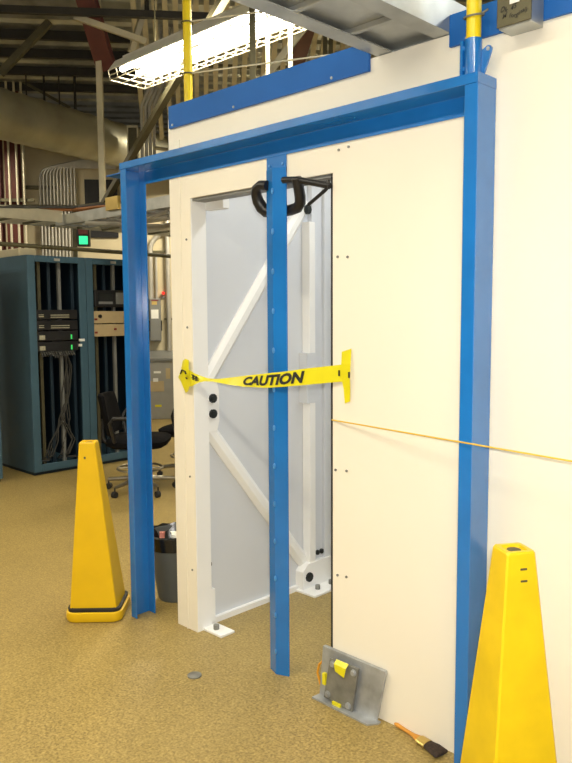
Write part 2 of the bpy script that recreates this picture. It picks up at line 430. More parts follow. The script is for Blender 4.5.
rs.quadstrip([Vector(p)-Vector((TX,TY,TZ)) for p in ((-1.818,-.005,1.369),(-1.815,-.012,1.32),(-1.812,-.014,1.27),(-1.806,-.008,1.23),(-1.803,-.005,1.175))],
             [Vector(p)-Vector((TX,TY,TZ)) for p in ((-1.772,-.005,1.382),(-1.770,-.012,1.325),(-1.772,-.014,1.275),(-1.774,-.008,1.235),(-1.778,-.005,1.185))])
rs.build('fixing_strip', M['tape'], ct, solid=.001)
for x, z in ((-1.822, 1.289), (-1.774, 1.285)): MB().cbox((x-TX, -.016-TY, z-TZ), (.007, .003, .022)).build('stray_lettering', M['ink'], ct)

# thin yellow cord to the right
yc = MB()
def cord(x): return (x, -.004-.19*(x+1.867), 1.1065 + .0091*(x+1.867) - .012*math.sin(PI*min(1, max(0, (x+1.867)/1.1)))*0)
yc.tube([cord(-1.868 + .1*i) for i in range(30)], .0026, 6)
tag(yc.build('cord', M['cordy'], None), 'thin yellow cord stretched from the doorway edge across the right blue post', 'cord')

# ------------------------------------------------------------------ roof-edge strips, yellow poles, junction box, overhead tray
es = MB().prism([(-2.850, 2.356), (-1.690, 2.356), (-1.690, 2.428), (-1.722, 2.454), (-2.850, 2.454)], (0,-.014,0), (0,-.002,0), (1,0,0), (0,0,1))
e1 = thing('edge_strip', (-2.3, 0, 2.35), 'long blue edge strip along the enclosure top, left of the overhead cable tray', 'edge strip')
es.build('strip', M['edge'], e1).location = (2.3, 0, -2.35)
es = MB().prism([(-1.364, 2.356), (1.6, 2.356), (1.6, 2.454), (-1.364, 2.454)], (0,-.014,0), (0,-.002,0), (1,0,0), (0,0,1))
e2 = thing('edge_strip', (.1, 0, 2.35), 'blue edge strip along the enclosure top behind the metal box, right side', 'edge strip')
es.build('strip', M['edge'], e2).location = (-.1, 0, -2.35)
for e, xs_ in ((e1, (-2.82, -2.40, -1.86)), (e2, (-1.30, -.60, .2))):
    for x in xs_: MB().cyl((x - e.location.x, -.018, .018), (x - e.location.x, -.012, .018), .0055, 8).build('rivet', M['dull'], e)

def pole(x, y, z0, z1, label):
    t = thing('pole', (x, y, z0), label, 'pole')
    MB().cyl((0,0,0), (0,0,z1-z0), .0225, 18).build('tube', M['pole'], t, smooth=True)
    return t
p1 = pole(PX, PY, FZT+.115, 3.6, 'yellow pole rising from the blue socket on the right corner of the frame')
MB().tube([(.029*math.cos(a), .029*math.sin(a), .068+.006*math.sin(a)) for a in [2*PI*k/16 for k in range(16)]], .0035, 6, closed=True).tube([(.028, 0, .07), (.05, -.004, .074)], .003, 6).build('wire_tie', M['dark'], p1)
p2 = pole(-3.10, .30, 0, 3.6, 'yellow pole standing behind the left end of the blue edge strip')
for z in (2.72, 2.97): MB().tube([(.029*math.cos(a), .029*math.sin(a), z) for a in [2*PI*k/16 for k in range(16)]], .004, 6, closed=True).build('wire_tie', M['olive'], p2)

for z0, x1, y1, z1, lab in ((2.72, -1.95, 1.25, 2.92, 'thin guard wire tied to the left yellow pole, lower of two'), (2.97, -1.95, 1.25, 3.17, 'thin guard wire tied to the left yellow pole, upper of two')):
    o = MB().tube([(-3.072, .30, z0), ((-3.072+x1)/2, (.3+y1)/2, (z0+z1)/2-.03), (x1, y1, z1)], .004, 6).build('guard_wire', M['strut'], None)
    tag(o, lab, 'wire')

jb = thing('junction_box', (-1.098, -.0545, 2.333), 'galvanised metal box with scrawled black writing hung on the right edge strip', 'box')
JW, JD = .102, .08
MB().box((-JW/2, -JD/2+.004, 0), (JW/2, JD/2, .30)).build('body', M['galv'], jb, bevel=.003)
MB().box((-JW/2-.002, -JD/2-.003, .004), (JW/2+.002, -JD/2+.004, .30)).build('cover', M['olive'], jb, bevel=.002)
MB().box((-.012, -JD/2-.005, .060), (.018, -JD/2-.002, .12)).build('sticker', M['paper'], jb)
me = text_mesh('(ORIGINAL)', 1, .2, .01)
def write_on(body, x0, z0, w, h, name):
    me = text_mesh(body, 1, .25, .012)
    bm = bmesh.new(); bm.from_mesh(me)
    xs_ = [v.co.x for v in bm.verts]; ys_ = [v.co.y for v in bm.verts]
    for v in bm.verts:
        u_ = (v.co.x-min(xs_))/(max(xs_)-min(xs_)); t_ = (v.co.y-min(ys_))/(max(ys_)-min(ys_))
        v.co = (x0 + w*u_, -JD/2-.0045, z0 + h*t_ + .004*math.sin(9*u_))
    q = MB(); q.b.free(); q.b = bm; return q.build(name, M['ink'], jb)
write_on('Ok  45', -.040, .041, .050, .015, 'handwriting'); write_on('M  (orginal)', -.034, .020, .076, .016, 'handwriting')

oc = thing('overhead_cable_tray', (-1.515, -.5, 2.402), 'galvanised overhead cable tray crossing the enclosure top between the blue strips', 'cable tray')
TW = .30; Y0, Y1 = -3.2, 2.1
for s in (-1, 1):
    x = s*TW/2
    MB().prism([(0,0),(-s*.065,0),(-s*.065,.004),(-s*.004,.004),(-s*.004,.10),(-s*.03,.10),(-s*.03,.104),(0,.104)], (x, Y0, 0), (x, Y1, 0), (1,0,0), (0,0,1)).build('side_rail', M['galv'], oc)
y = Y0 + .1
while y < Y1:
    MB().box((-TW/2+.004, y, .004), (TW/2-.004, y+.022, .022)).build('rung', M['galv'], oc, bevel=.003)
    y += .26
MB().box((-TW/2+.004, Y0, .022), (TW/2-.004, Y1, .026)).build('bottom_pan', M['galv'], oc)
for x, y, lab in ((-1.515-TW/2-.012, 1.3, 'slim threaded hanger rod left of the overhead cable tray'), (-1.515+TW/2+.012, 1.3, 'slim threaded hanger rod right of the overhead cable tray')):
    r_ = MB().cyl((x, y, 2.38), (x, y, 4.6), .006, 8)
    tag(r_.build('hanger_rod', M['strut'], None), lab, 'rod')

# ------------------------------------------------------------------ safety cones
def cone(x, y, rz, label, body_mat, tilt=(0,0), H=.911):
    t = thing('safety_cone', (x, y, 0), label, 'safety cone', None, rz)
    b_ = MB()
    b_.rings([rrect(.272,.272,.05,5,.004), rrect(.284,.284,.055,5,.02), rrect(.278,.278,.052,5,.048), rrect(.262,.262,.042,5,.052), rrect(.245,.245,.035,5,.040)])
    b_.build('base', body_mat, t, smooth=True)
    MB().rings([rrect(.258,.258,.042,5,.045), rrect(.262,.262,.042,5,.066), rrect(.238,.238,.03,5,.070), rrect(.22,.22,.03,5,.05)]).build('weight_ring', M['rubber'], t, smooth=True)
    def sq(w, z): return [p + Vector((tilt[0]*z, tilt[1]*z, 0)) for p in rrect(w, w, .005, 1, z)]
    bd = MB(); bd.rings([sq(.232,.05), sq(.080,H-.006), sq(.074,H), sq(.052,H), sq(.050,H-.007)])
    bo = bd.build('body', body_mat, t)
    mk = MB()
    MB().cyl((tilt[0]*H,tilt[1]*H,H-.007), (tilt[0]*H,tilt[1]*H,H-.0045), .018, 12).build('top_hole', M['olive'], bo)
    return t, bo
c1, b1_ = cone(-3.275, -.195, math.radians(46), 'yellow pyramid safety cone on a black-ringed base beside the left blue post', M['yellow'], (-.025, -.02), .885)
c2, b2_ = cone(-.905, -.395, math.radians(-33), 'scuffed yellow pyramid safety cone in the right foreground before the right post', M['scuff'])
for z in (.868, .838):
    w = .232 + (.080-.232)*(z-.05)/.855
    MB().cbox((w/2+.0005, .004, z), (.002, .018, .005)).build('vent_slot', M['olive'], b2_)
mk = MB(); w = .232 - .152*.80/.855
mk.cbox((-.008-.025, -w/2-.0185, .81), (.009, .003, .012))
mk.build('mark', M['olive'], b1_)

# ------------------------------------------------------------------ waste bin
wb_ = thing('waste_bin', (-3.160, .200, 0), 'grey plastic waste bin with black liner behind the left blue post', 'bin')
def circ(r, z, n=28, w=0.0):
    return [Vector((r*math.cos(2*PI*k/n)*(1+w*math.sin(5*k)), r*math.sin(2*PI*k/n)*(1+w*math.sin(5*k)), z + w*.2*math.sin(3*k))) for k in range(n)]
MB().rings([circ(.084,0), circ(.090,.01), circ(.145,.355), circ(.140,.355), circ(.082,.012)]).build('tub', M['bin'], wb_, smooth=True)
MB().rings([circ(.1415,.285,28,.008), circ(.149,.32,28,.02), circ(.154,.358,28,.015), circ(.146,.366,28,.02), circ(.132,.32,28,.03), circ(.10,.21,28,.04)], True, True).build('liner', M['liner'], wb_, smooth=True)
o = MB()
o.rings([[Vector((.075*math.cos(2*PI*k/9)*(1+.3*math.sin(2.3*k+j)), .05*math.sin(2*PI*k/9)*(1+.3*math.cos(1.7*k+j)), z)) for k in range(9)] for j, z in enumerate((.215, .30, .340, .350))])
o = o.build('crumpled_paper', M['paper'], None); o.location = (-3.110, .225, .0)
tag(o, 'crumpled white paper lying inside the grey waste bin', 'paper')
o = MB()
o.rings([[Vector((.014*math.cos(2*PI*k/8)*(1+.5*math.sin(3*k+j)), .014*math.sin(2*PI*k/8)*(1+.5*math.cos(2*k+j)), z)) for k in range(8)] for j, z in enumerate((.22, .30, .335))])
o = o.build('red_wrapper', mat('red_wrapper', (.60,.22,.18), .5), None); o.location = (-3.262, .195, 0)
tag(o, 'small red wrapper at the left inside the grey waste bin', 'wrapper')

# ------------------------------------------------------------------ steel plates, cord and brush at the wall foot
pl = thing('angle_plate', (-1.76, -.02, 0), 'grey steel angle plate leaning against the wall foot right of the doorway', 'plate')
MB().rings([[Vector(p) for p in ((-.150, y, .0), (.135, y, .0), (.165, y+dy, .195), (.163, y+dy, .203), (-.140, y+dy, .205))] for y, dy in ((-.012, .010), (-.004, .018))]).build('upright', M['dull'], pl, bevel=.001)
MB().rings([[Vector(p) for p in ((-.155, -.050, z), (.125, -.055, z), (.150, -.02, z), (.15, -.004, z), (-.150, -.004, z))] for z in (0, .008)]).build('foot_flange', M['dull'], pl, bevel=.001)
sp = thing('small_plate', (-1.79, -.038, .0), 'small dark steel plate bolted at four corners, leaning on the grey angle plate', 'plate')
q4 = [(-.080,.016),(.062,.008),(.088,.184),(-.052,.184)]
MB().rings([[Vector((x, y+z*.03, z)) for x, z in q4] for y in (-.014, -.002)]).build('plate', M['dark'], sp, bevel=.001)
for x, z in ((-.058,.036),(.046,.028),(.068,.164),(-.036,.164)):
    MB().tube([(x, -.024+z*.03, z), (x, -.012+z*.03, z)], .009, 8).tube([(x, -.018+z*.03, z), (x, -.012+z*.03, z)], .013, 12).build('bolt', M['dull'], sp)
MB().quadstrip([Vector((-.016,-.010,.190)), Vector((-.018,-.024,.175)), Vector((-.012,-.024,.148))], [Vector((.044,-.010,.190)), Vector((.042,-.024,.175)), Vector((.034,-.026,.138))]).build('tape_piece', M['tape'], sp, solid=.001)
MB().box((-.082, -.020, .07), (-.068, -.006, .115)).build('tape_piece', M['tape'], sp)
MB().box((-.03, -.022, .008), (.010, -.010, .020)).build('tape_piece', M['tape'], sp)
cc = MB()
cc.tube([(-1.905,.01,.006),(-1.945,.012,.02),(-1.962,.014,.06),(-1.950,.012,.10),(-1.925,.010,.125),(-1.895,.006,.13)], .005, 8)
tag(cc.build('orange_cord', M['orange'], None, smooth=True), 'orange cord looped behind the left side of the grey angle plate', 'cord')
br = thing('paint_brush', (-1.435, -.03, 0), 'paint brush with orange wooden handle lying on the floor by the wall', 'brush', None, math.radians(-10))
def flat(x, w, h, zc): return [Vector((x, w*math.cos(2*PI*k/12), zc + h*math.sin(2*PI*k/12))) for k in range(12)]
MB().rings([flat(-.125,.005,.004,.014), flat(-.115,.009,.007,.014), flat(-.07,.008,.006,.014), flat(-.03,.009,.007,.014), flat(-.005,.018,.009,.014), flat(.01,.020,.009,.014)]).build('handle', M['wood'], br, smooth=True)
MB().rings([flat(.0,.024,.0115,.014), flat(.04,.025,.012,.014)]).build('ferrule', M['brass'], br, smooth=True)
MB().rings([flat(.038,.023,.010,.014), flat(.07,.030,.012,.014), flat(.10,.034,.008,.011), flat(.105,.030,.004,.009)]).build('bristles', M['bristle'], br, smooth=True)
o = MB().rings([circ(.030,.0005,20), circ(.030,.005,20), circ(.022,.009,20)]).build('floor_plug', M['dark'], None, smooth=True); o.location = (-2.394, -.277, 0)
tag(o, 'small round dark metal plug on the open floor before the doorway', 'plug')

# ------------------------------------------------------------------ blue rack cabinets
def rack(y0, y1, label, z1=2.05, x0=-7.5, x1=-6.53):
    w = y1 - y0
    t = thing('rack_cabinet', (x1, y0, 0), label, 'cabinet', 'blue equipment cabinets')
    d = x0 - x1
    s = MB()
    s.box((d, 0, .03), (0, .03, z1)); s.box((d, w-.03, .03), (0, w, z1)); s.box((d, .03, .03), (d+.03, w-.03, z1))
    s.box((d, .03, z1-.03), (0, w-.03, z1)); s.box((d, .03, .03), (0, w-.03, .07))
    s.build('shell', M['rack'], t)
    f_ = MB()
    f_.box((0, 0, .03), (.02, .075, z1)); f_.box((0, w-.075, .03), (.02, w, z1)); f_.box((0, .075, z1-.06), (.02, w-.075, z1)); f_.box((0, .075, .03), (.02, w-.075, .10))
    f_.build('front_frame', M['rack'], t, bevel=.004)
    MB().box((d+.02, .012, 0), (-.01, w-.012, .03)).build('plinth', M['rackin'], t)
    for y, m_ in ((.15, 'olive'), (.25, 'rackin'), (.36, 'grey'), (w-.10, 'rackin')):
        MB().box((-.12, y, .07), (-.09, y+.03, z1-.03)).build('rail', M[m_], t)
    MB().box((-.55, w*.42, .07), (-.50, w*.55, z1-.03)).build('rail', M['rack'], t)
    MB().box((d+.04, .0305, .07), (-.004, .036, z1-.031)).box((d+.04, w-.036, .07), (-.004, w-.0305, z1-.031)).build('inner_shade', M['rackin'], t)  # dark sheets added over the blue inner sides to shade the interior
    MB().box((d+.03, .03, .07), (d+.04, w-.03, z1-.03)).build('back_panel', M['rackin'], t)
    MB().box((.02, w/2-.03, z1-.045), (.023, w/2+.03, z1-.022)).build('badge', M['conduit'], t)
    return t
rk1 = rack(1.095, 1.690, 'blue equipment cabinet with open front holding a black card chassis')
rk2 = rack(1.695, 2.310, 'blue equipment cabinet with open front holding a dark monitor and beige panels')
rk3 = rack(.19, .79, 'blue equipment cabinet cut by the left picture edge, apart from the other two')

ch = thing('card_chassis', (-6.55, 1.175, 1.145), 'black four-tier card chassis mounted mid-height in the left open cabinet', 'chassis')
CW = .42
for k in range(4):
    z = .100*k + .015
    u_ = MB().box((-.30, 0, z), (.03, CW, z+.090)).build('module', M['black'], ch, bevel=.004)
    e = MB()
    if k >= 2:
        for j in range(2): e.box((.031, .14, z+.016+.020*j), (.034, .33, z+.024+.020*j))
        e.box((.031, .02, z+.022), (.034, .07, z+.03)); e.box((.031, .02, z+.040), (.034, .07, z+.046))
        e.build('lettering_strip', M['cardl'], u_)
    else:
        e.box((.031, .02, z+.012), (.034, .075, z+.052)); e.build('port_block', M['cardl'], u_)
        MB().box((.031, .34, z+.010), (.034, .355, z+.054)).build('indicator', M['ledg'], u_)
for j, (y, z) in enumerate(((.43, .10), (.42, .05))):
    MB().box((.02, y, z), (.05, y+.05-.02*j, z+.025)).build('connector', M['paper'], ch)
cc = MB()
for k in range(14):
    y = .03 + .025*k
    cc.tube([(.03, y, .012), (.055+.01*random.random(), y+.01*random.random(), -.015-.03*random.random()), (.02, y+.03, -.03), (-.02, y+.02, .01)], .007, 6)
cc.build('patch_lead', M['cordgrey'], ch, smooth=True)
cb_ = MB(); R2 = random.Random(5)
for k in range(9):
    y = 1.28 + .30*R2.random(); x = -6.59 - .05*R2.random()
    cb_.tube([(x, 1.47+.05*R2.random(), 1.22), (x+.02, 1.50+.05*R2.random(), 1.0), (x, 1.45+.09*R2.random(), .75), (x+.02, 1.40+.14*R2.random(), .50), (x, y+.03*R2.random(), .28), (x+.02, y-.05, .15), (x-.03, y-.12*R2.random(), .112), (x+.01, y-.10+.2*R2.random(), .112)], .007, 6)
o = cb_.build('cable_bundle', M['cordgrey'], None, smooth=True); tag(o, 'tangle of grey cables hanging to the bottom of the left open cabinet', 'cables', None, 'stuff')
mn = thing('monitor', (-6.56, 1.80, 1.575), 'dark monitor inside the right open cabinet above the beige panels', 'monitor')
MB().box((-.30, 0, 0), (.02, .44, .17)).build('housing', M['black'], mn, bevel=.008)
s_ = MB().box((.021, .04, .03), (.024, .20, .145)).build('screen', M['screen'], mn)
MB().box((.021, .24, .03), (.026, .40, .145)).build('keypad', M['grey'], mn)
MB().box((.021, .04, .03), (.028, .20, .055)).build('label_strip', M['grey'], mn)
for k, lab in ((0, 'beige instrument panel under another, lower in the right open cabinet'), (1, 'beige instrument panel with black knob, upper in the right open cabinet')):
    z = 1.285 + .130*k
    t = thing('instrument_panel', (-6.55, 1.76, z), lab, 'panel', 'beige panels in the right cabinet')
    MB().box((-.3, 0, 0), (.03, .48, .12)).build('face', M['beige'], t, bevel=.004)
    MB().cyl((.03, .08 if k else .25, .07), (.045, .08 if k else .25, .07), .018 if k else .012, 12).build('knob', M['black'] if k else M['redlamp'], t)
    MB().box((.03, .02, .03), (.034, .05, .05)).build('lamp', M['redlamp'], t)
o = MB().box((-7.2, 1.12, 2.05), (-6.72, 1.30, 2.125)).build('beige_case', M['bwall'], None, bevel=.01)
tag(o, 'low beige case lying on top of the left open cabinet', 'case')

# ------------------------------------------------------------------ office chairs
def chair(x, y, rz, label):
    t = thing('office_chair', (x, y, 0), label, 'chair', None, rz)
    MB().rings([rrect(.42,.42,.10,4,.395), rrect(.50,.50,.12,4,.42), rrect(.51,.51,.12,4,.455), rrect(.45,.45,.11,4,.475)]).build('seat', M['fabric'], t, smooth=True)
    rows = []
    for k in range(7):
        z = .50 + .34*k/6; w = .42 + .06*math.sin(PI*k/6); x_ = -.22 - .07*k/6
        rows.append([Vector((x_ + .05*(abs(s)**2)*1.0 + o_, w/2*s, z)) for s, o_ in ((-1,0),(-.6,0),(0,0),(.6,0),(1,0),(1,-.035),(.6,-.045),(0,-.05),(-.6,-.045),(-1,-.035))])
    bk = MB().rings(rows).build('backrest', M['fabric'], t, smooth=True, bevel=.01)
    MB().tube([(-.04,0,.42),(-.26,0,.40),(-.31,0,.46),(-.305,0,.62)], .018, 8).build('back_bar', M['black'], t, smooth=True)
    for s in (-1, 1):
        MB().tube([(.0, s*.2, .44), (.02, s*.27, .46), (.04, s*.285, .60), (.02, s*.285, .66), (-.16, s*.285, .665), (-.19, s*.275, .62), (-.16, s*.24, .46), (-.14, s*.2, .44)], .016, 8).build('armrest', M['black'], t, smooth=True)
    MB().cyl((0,0,.10), (0,0,.43), .028, 14).build('gas_column', M['chrome'], t, smooth=True)
    MB().tube([(.19*math.cos(2*PI*k/24), .19*math.sin(2*PI*k/24), .20) for k in range(24)], .010, 8, closed=True).tube([(-.19,0,.2),(.19,0,.2)], .007, 6).build('foot_ring', M['chrome'], t, smooth=True)
    for k in range(5):
        a = 2*PI*k/5 + .35; c, s = math.cos(a), math.sin(a)
        lg_ = MB().tube([(.03*c,.03*s,.115), (.30*c,.30*s,.085)], .02, 8, rr=[.024,.015]).build('leg', M['chrome'], t, smooth=True)
        MB().tube([(.30*c - .012*s, .30*s+.012*c, .026), (.30*c + .022*s, .30*s-.022*c, .026)], .026, 14).tube([(.30*c,.30*s,.03),(.30*c,.30*s,.085)], .007, 6).build('caster', M['rubber'], lg_, smooth=True)
    return t
chair(-5.31, 1.45, math.radians(46), 'black office chair with chrome foot ring before the blue cabinets')
chair(-5.4450, 2.1130, math.radians(205), 'black office chair mostly hidden behind the left end of the enclosure')

# ------------------------------------------------------------------ back wall: electrical gear
def facing(name, a, b, z, label, cat, group=None):
    """a thing on the back wall: local x to the right, local y away from the viewer"""
    return thing(name, B(a, b, z), label, cat, group, math.radians(51))
BW = 11.2
for k, (a, w, lab) in enumerate(((-.93, .15, 'grey switch box on the back wall, left one of two'), (-.765, .16, 'grey switch box on the back wall, right one of two'))):
    t = facing('switch_box', a, BW-.14, 1.10, lab, 'switch box', 'grey switch boxes on the back wall')
    MB().box((0, 0, 0), (w, .14, .62)).build('body', M['grey'], t, bevel=.008)
    MB().box((.01, -.012, .01), (w-.01, 0, .61)).build('door', M['grey'], t, bevel=.004)
    MB().box((.025, -.016, .33), (w-.03, -.011, .46)).build('label_plate', M['paper'], t)
    MB().box((.035, -.016, .53), (w-.05, -.011, .58)).build('label_plate', M['paper'] if k == 0 else M['brass'], t)
    MB().box((.03, -.018, .585), (w-.03, -.011, .60)).build('red_strip', M['redlamp'], t)
    MB().bar((w+.005, .05, .15), (w+.005, .03, .30), .012, .02).build('handle', M['black'], t)
t = facing('floor_cabinet', -1.03, BW-.5, 0, 'low grey electrical cabinet with paper notes standing against the back wall', 'cabinet')
MB().box((0, 0, 0), (.62, .48, .84)).build('body', M['greyl'], t, bevel=.01)
MB().rings([[Vector((x, y, z)) for y, z in ((-.02,.84),(.49,.93),(.49,.96),(-.02,.87))] for x in (-.01, .63)]).build('sloped_top', M['grey'], t)
for x, z, w, h, m_ in ((.30,.62,.13,.10,'greyl'),(.28,.40,.19,.15,'beige'),(.50,.58,.06,.15,'beige'),(.34,.18,.09,.03,'tape'),(.32,.54,.07,.05,'paper'),(.33,.66,.10,.03,'paper')):
    MB().box((x, -.004 if m_ != 'paper' else -.007, z), (x+w, .001, z+h)).build('note', M[m_], t)

def wall_conduit(pts, r, label, group=None, m_='conduit'):
    o = MB().tube(pts, r, 10).build('conduit', M[m_], None, smooth=True)
    return tag(o, label, 'conduit', group)
def bend(p, q, r_, n=6):   # quarter bend points from p towards q (p below, q to the side/top)
    return [Vector(p).lerp(Vector((p[0], p[1], q[2])), 1) for _ in range(1)]
def arc(a, z, r_, dir_, b, n=7):
    return [B(a + dir_*r_*(1-math.cos(PI/2*k/n)), b, z + r_*math.sin(PI/2*k/n)) for k in range(n+1)]
wall_conduit([B(-.74, BW-.06, 1.72), B(-.74, BW-.06, 2.40)] + arc(-.74, 2.40, .28, 1, BW-.06) + [B(.6, BW-.06, 2.68)], .035, 'fat conduit rising from the switch boxes and bending right')
wall_conduit([B(-.66, BW-.05, 1.72), B(-.66, BW-.05, 2.35)], .018, 'thin straight conduit above the right switch box')
wall_conduit([B(-.49, BW-.06, .95), B(-.49, BW-.06, 3.0)], .034, 'straight grey conduit right of the switch boxes, partly behind the enclosure corner')
t = facing('alarm_lamp', -.565, BW-.06, 1.80, 'tiny red lamp above the right switch box on the back wall', 'lamp')
MB().cyl((0,.06,0), (0,-.02,0), .022, 10).build('lens', M['ledr'], t); MB().box((-.03,.03,-.07),(.03,.06,-.05)).build('bracket', M['grey'], t)
for z, a0, a1, lab in ((2.40, -.80, -.50, 'short dark strut clip across the fat conduit on the back wall'), (1.42, -.56, -.44, 'short dark strut clip on the conduit right of the switch boxes')):
    o = MB().bar(B(a0, BW-.03, z), B(a1, BW-.03, z), .05, .03).build('strut_clip', M['olive'], None); tag(o, lab, 'strut')

# conduit bank bending under the duct
NC = 11
for k in range(NC):
    a = -2.26 + .048*k
    z = 3.30 + .022*k*0
    wall_conduit([B(a, BW-.05, 0), B(a, BW-.05, 3.42 + .012*k)] + arc(a, 3.42 + .012*k, .16, 1, BW-.05)[1:] + [B(-1.2, BW-.05, 3.58+.012*k)], .017,
                 'steel conduit in the upright bank left of the black board, %s' % ('leftmost of the bank' if k == 0 else 'rightmost of the bank' if k == NC-1 else 'between the outer two'), 'bank of conduits on the back wall')
for z, a0, a1, lab in ((3.30, -2.50, -2.05, 'dark horizontal strut behind the conduit bank, upper one'), (2.95, -2.50, -1.70, 'dark horizontal strut behind the conduit bank, lower one')):
    o = MB().bar(B(a0, BW-.015, z), B(a1, BW-.015, z), .04, .05).build('wall_strut', M['olive'], None); tag(o, lab, 'strut')
o = MB().bar(B(-1.42, BW-.02, 2.60), B(-1.42, BW-.02, 3.42), .46, .03, tuple(WB)).build('black_board', M['black'], None)
tag(o, 'tall black board on the back wall below the round duct', 'board')

# red columns with pale conduits in front, far left
for a0, a1, lab in ((-2.80, -2.70, 'narrow red column at the far left, left of the pale pipes'), (-2.64, -2.46, 'wide red column at the far left behind the pale pipes')):
    m_ = MB(); w = a1 - a0
    m_.prism([(0,0),(w,0),(w,.012),(w/2+.006,.012),(w/2+.006,.15),(w,.15),(w,.162),(0,.162),(0,.15),(w/2-.006,.15),(w/2-.006,.012),(0,.012)], B(a0, BW-.45, 0), B(a0, BW-.45, 4.6), tuple(RB), tuple(WB))
    tag(m_.build('steel_column', M['red'], None), lab, 'column')
for k, (a, lab) in enumerate(((-2.71, 'leftmost pale pipe before the red columns'), (-2.56, 'second pale pipe from the left before the red columns'), (-2.46, 'third pale pipe from the left before the red columns'), (-2.37, 'rightmost pale pipe before the red columns'))):
    wall_conduit([B(a, BW-.55, 0)] + [B(a, BW-.55, 4.6)], .016, lab, 'pale pipes before the red columns', 'strut')
o = MB().bar(B(-2.85, BW-.51, 3.05), B(-2.25, BW-.51, 3.05), .04, .04).build('pipe_strut', M['olive'], None); tag(o, 'horizontal strut carrying the pale pipes at the far left', 'strut')

# red-and-green status light on a bracket
t = facing('status_light', -1.45, 9.6, 2.36, 'status light with red top half and lit green lower half above the cabinets', 'light')
MB().box((-.075, 0, -.02), (.075, .09, .25)).build('housing', M['black'], t, bevel=.006)
MB().box((-.06, -.012, .125), (.06, 0, .235)).build('red_lens', M['redlamp'], t, bevel=.004)
MB().box((-.052, -.012, .005), (.052, 0, .105)).build('green_lens', M['green'], t, bevel=.004)
MB().bar((-.11, .05, -2.36), (-.11, .05, .45), .05, .05).build('bracket', M['olive'], t)

# ------------------------------------------------------------------ trays and pipes above the cabinets
t = thing('cable_tray', (-6.9, 1.0, 2.40), 'beige sided cable tray running above the cabinets from the left edge', 'cable tray')
MB().box((.10, -3.0, .0), (.115, .62, .115)).build('side_rail', M['strut'], t, bevel=.003)
MB().box((-.30, -3.0, .0), (-.285, 2.6, .115)).build('side_rail', M['strut'], t, bevel=.003)
for k in range(18): MB().box((-.285, -2.9+.3*k, .0), (.10, -2.88+.3*k, .02)).build('rung', M['olive'], t)
t2 = thing('cable_tray', (-6.0, 1.75, 2.38), 'steel ladder cable tray crossing behind the left blue post', 'cable tray')
for y in (-.12, .18): MB().box((-.95, y, 0), (1.6, y+.015, .10)).build('side_rail', M['galv'], t2, bevel=.003)
for k in range(9): MB().box((-.85+.28*k, -.105, .0), (-.83+.28*k, .18, .02)).build('rung', M['galv'], t2)
MB().box((.02, -.15, .055), (.22, -.12, .17)).build('yellow_tag', M['brass'], t2)
for k in range(6):
    z = 2.43 + .02*(k % 3); x = -6.86 + .06*(k % 2) - .05*(k//2)
    o = MB().tube([(x, -1.9, z), (x, .6, z+.01*math.sin(k)), (x+.02, 1.5, z+.09), (x+.12, 1.70+.03*k, z+.10), (-6.3, 1.72+.03*k, z+.085), (-5.6, 1.70+.035*k, z+.03), (-4.6, 1.70+.03*k, z+.02)], .013, 8).build('cable', M['copper'] if k in (0, 3) else M['cordgrey'] if k in (1, 4) else M['olive'], None, smooth=True)
    tag(o, '%s in the tray that turns above the cabinets' % ['copper cable lying frontmost', 'grey cable just behind the front copper one', 'olive cable near the middle', 'copper cable behind an olive one', 'grey cable next to the rearmost', 'rearmost olive cable'][k], 'cable', 'cables in the tray above the cabinets')
o = MB().tube([(-6.450, 0.821, 2.127), (-6.450, 2.045, 2.116), (-6.450, 2.681, 2.106)], .02, 10).build('rail_pipe', M['olive'], None, smooth=True)
tag(o, 'long thin rail running just above the cabinet tops', 'pipe')
for k, (p, q, r_) in enumerate((((-6.35,1.62,2.36),(-5.3,1.80,2.33),.022), ((-6.30,1.75,2.33),(-5.2,1.70,2.36),.016), ((-6.2,1.9,2.34),(-5.0,1.95,2.31),.02))):
    o = MB().tube([p, (Vector(p)+Vector(q))/2+Vector((0,.03,-.03)), q], r_, 8).build('loose_conduit', M['conduit'], None, smooth=True)
    tag(o, ['thick loose conduit under the ladder tray, frontmost', 'thin loose conduit under the ladder tray, middle one', 'loose conduit under the ladder tray, rearmost'][k], 'conduit', 'loose conduits under the ladder tray')

# ------------------------------------------------------------------ overhead: duct, struts, rods, braces
D0 = Vector((-6.72, -3.2, 3.60)); D1 = Vector((-8.50, 4.6, 3.60))
dv = (D1-D0).normalized(); 
dm = MB(); n = int((D1-D0).length/.06)
pts = [D0 + (D1-D0)*i/n for i in range(n+1)]
dm.tube(pts, .255, 28, rr=[.255 if i % 4 else .264 for i in range(n+1)])
tag(dm.build('air_duct', M['duct'], None, smooth=True), 'big round spiral air duct running overhead at the left', 'duct')

def bar_thing(name, p, q, w, h, m_, label, cat, group=None, up=(0,0,1)):
    return tag(MB().bar(p, q, w, h, up).build(name, M[m_], None), label, cat, group)
def channel_thing(name, p, q, w, m_, label, cat='strut'):
    p = Vector(p); q = Vector(q); d = (q-p).normalized()
    x = Vector((.70, .71, 0)); x = (x - d*x.dot(d)).normalized(); y = d.cross(x)
    h = w/2
    return tag(MB().prism([(-h,-h),(h,-h),(h,h),(h*.5,h),(h*.5,h*.7),(h*.75,h*.7),(h*.75,-h*.75),(-h*.75,-h*.75),(-h*.75,h*.7),(-h*.5,h*.7),(-h*.5,h),(-h,h)], p, q, x, y).build(name, M[m_], None), label, cat)
channel_thing('hanger_strut', (-6.50, 1.90, 2.40), (-6.50, 1.90, 4.52), .055, 'strut', 'pale upright hanger strut carrying the ladder tray at the left')
p = Vector((-3.719, 1.076, 3.473)); q = Vector((-6.405, 1.827, 2.535))
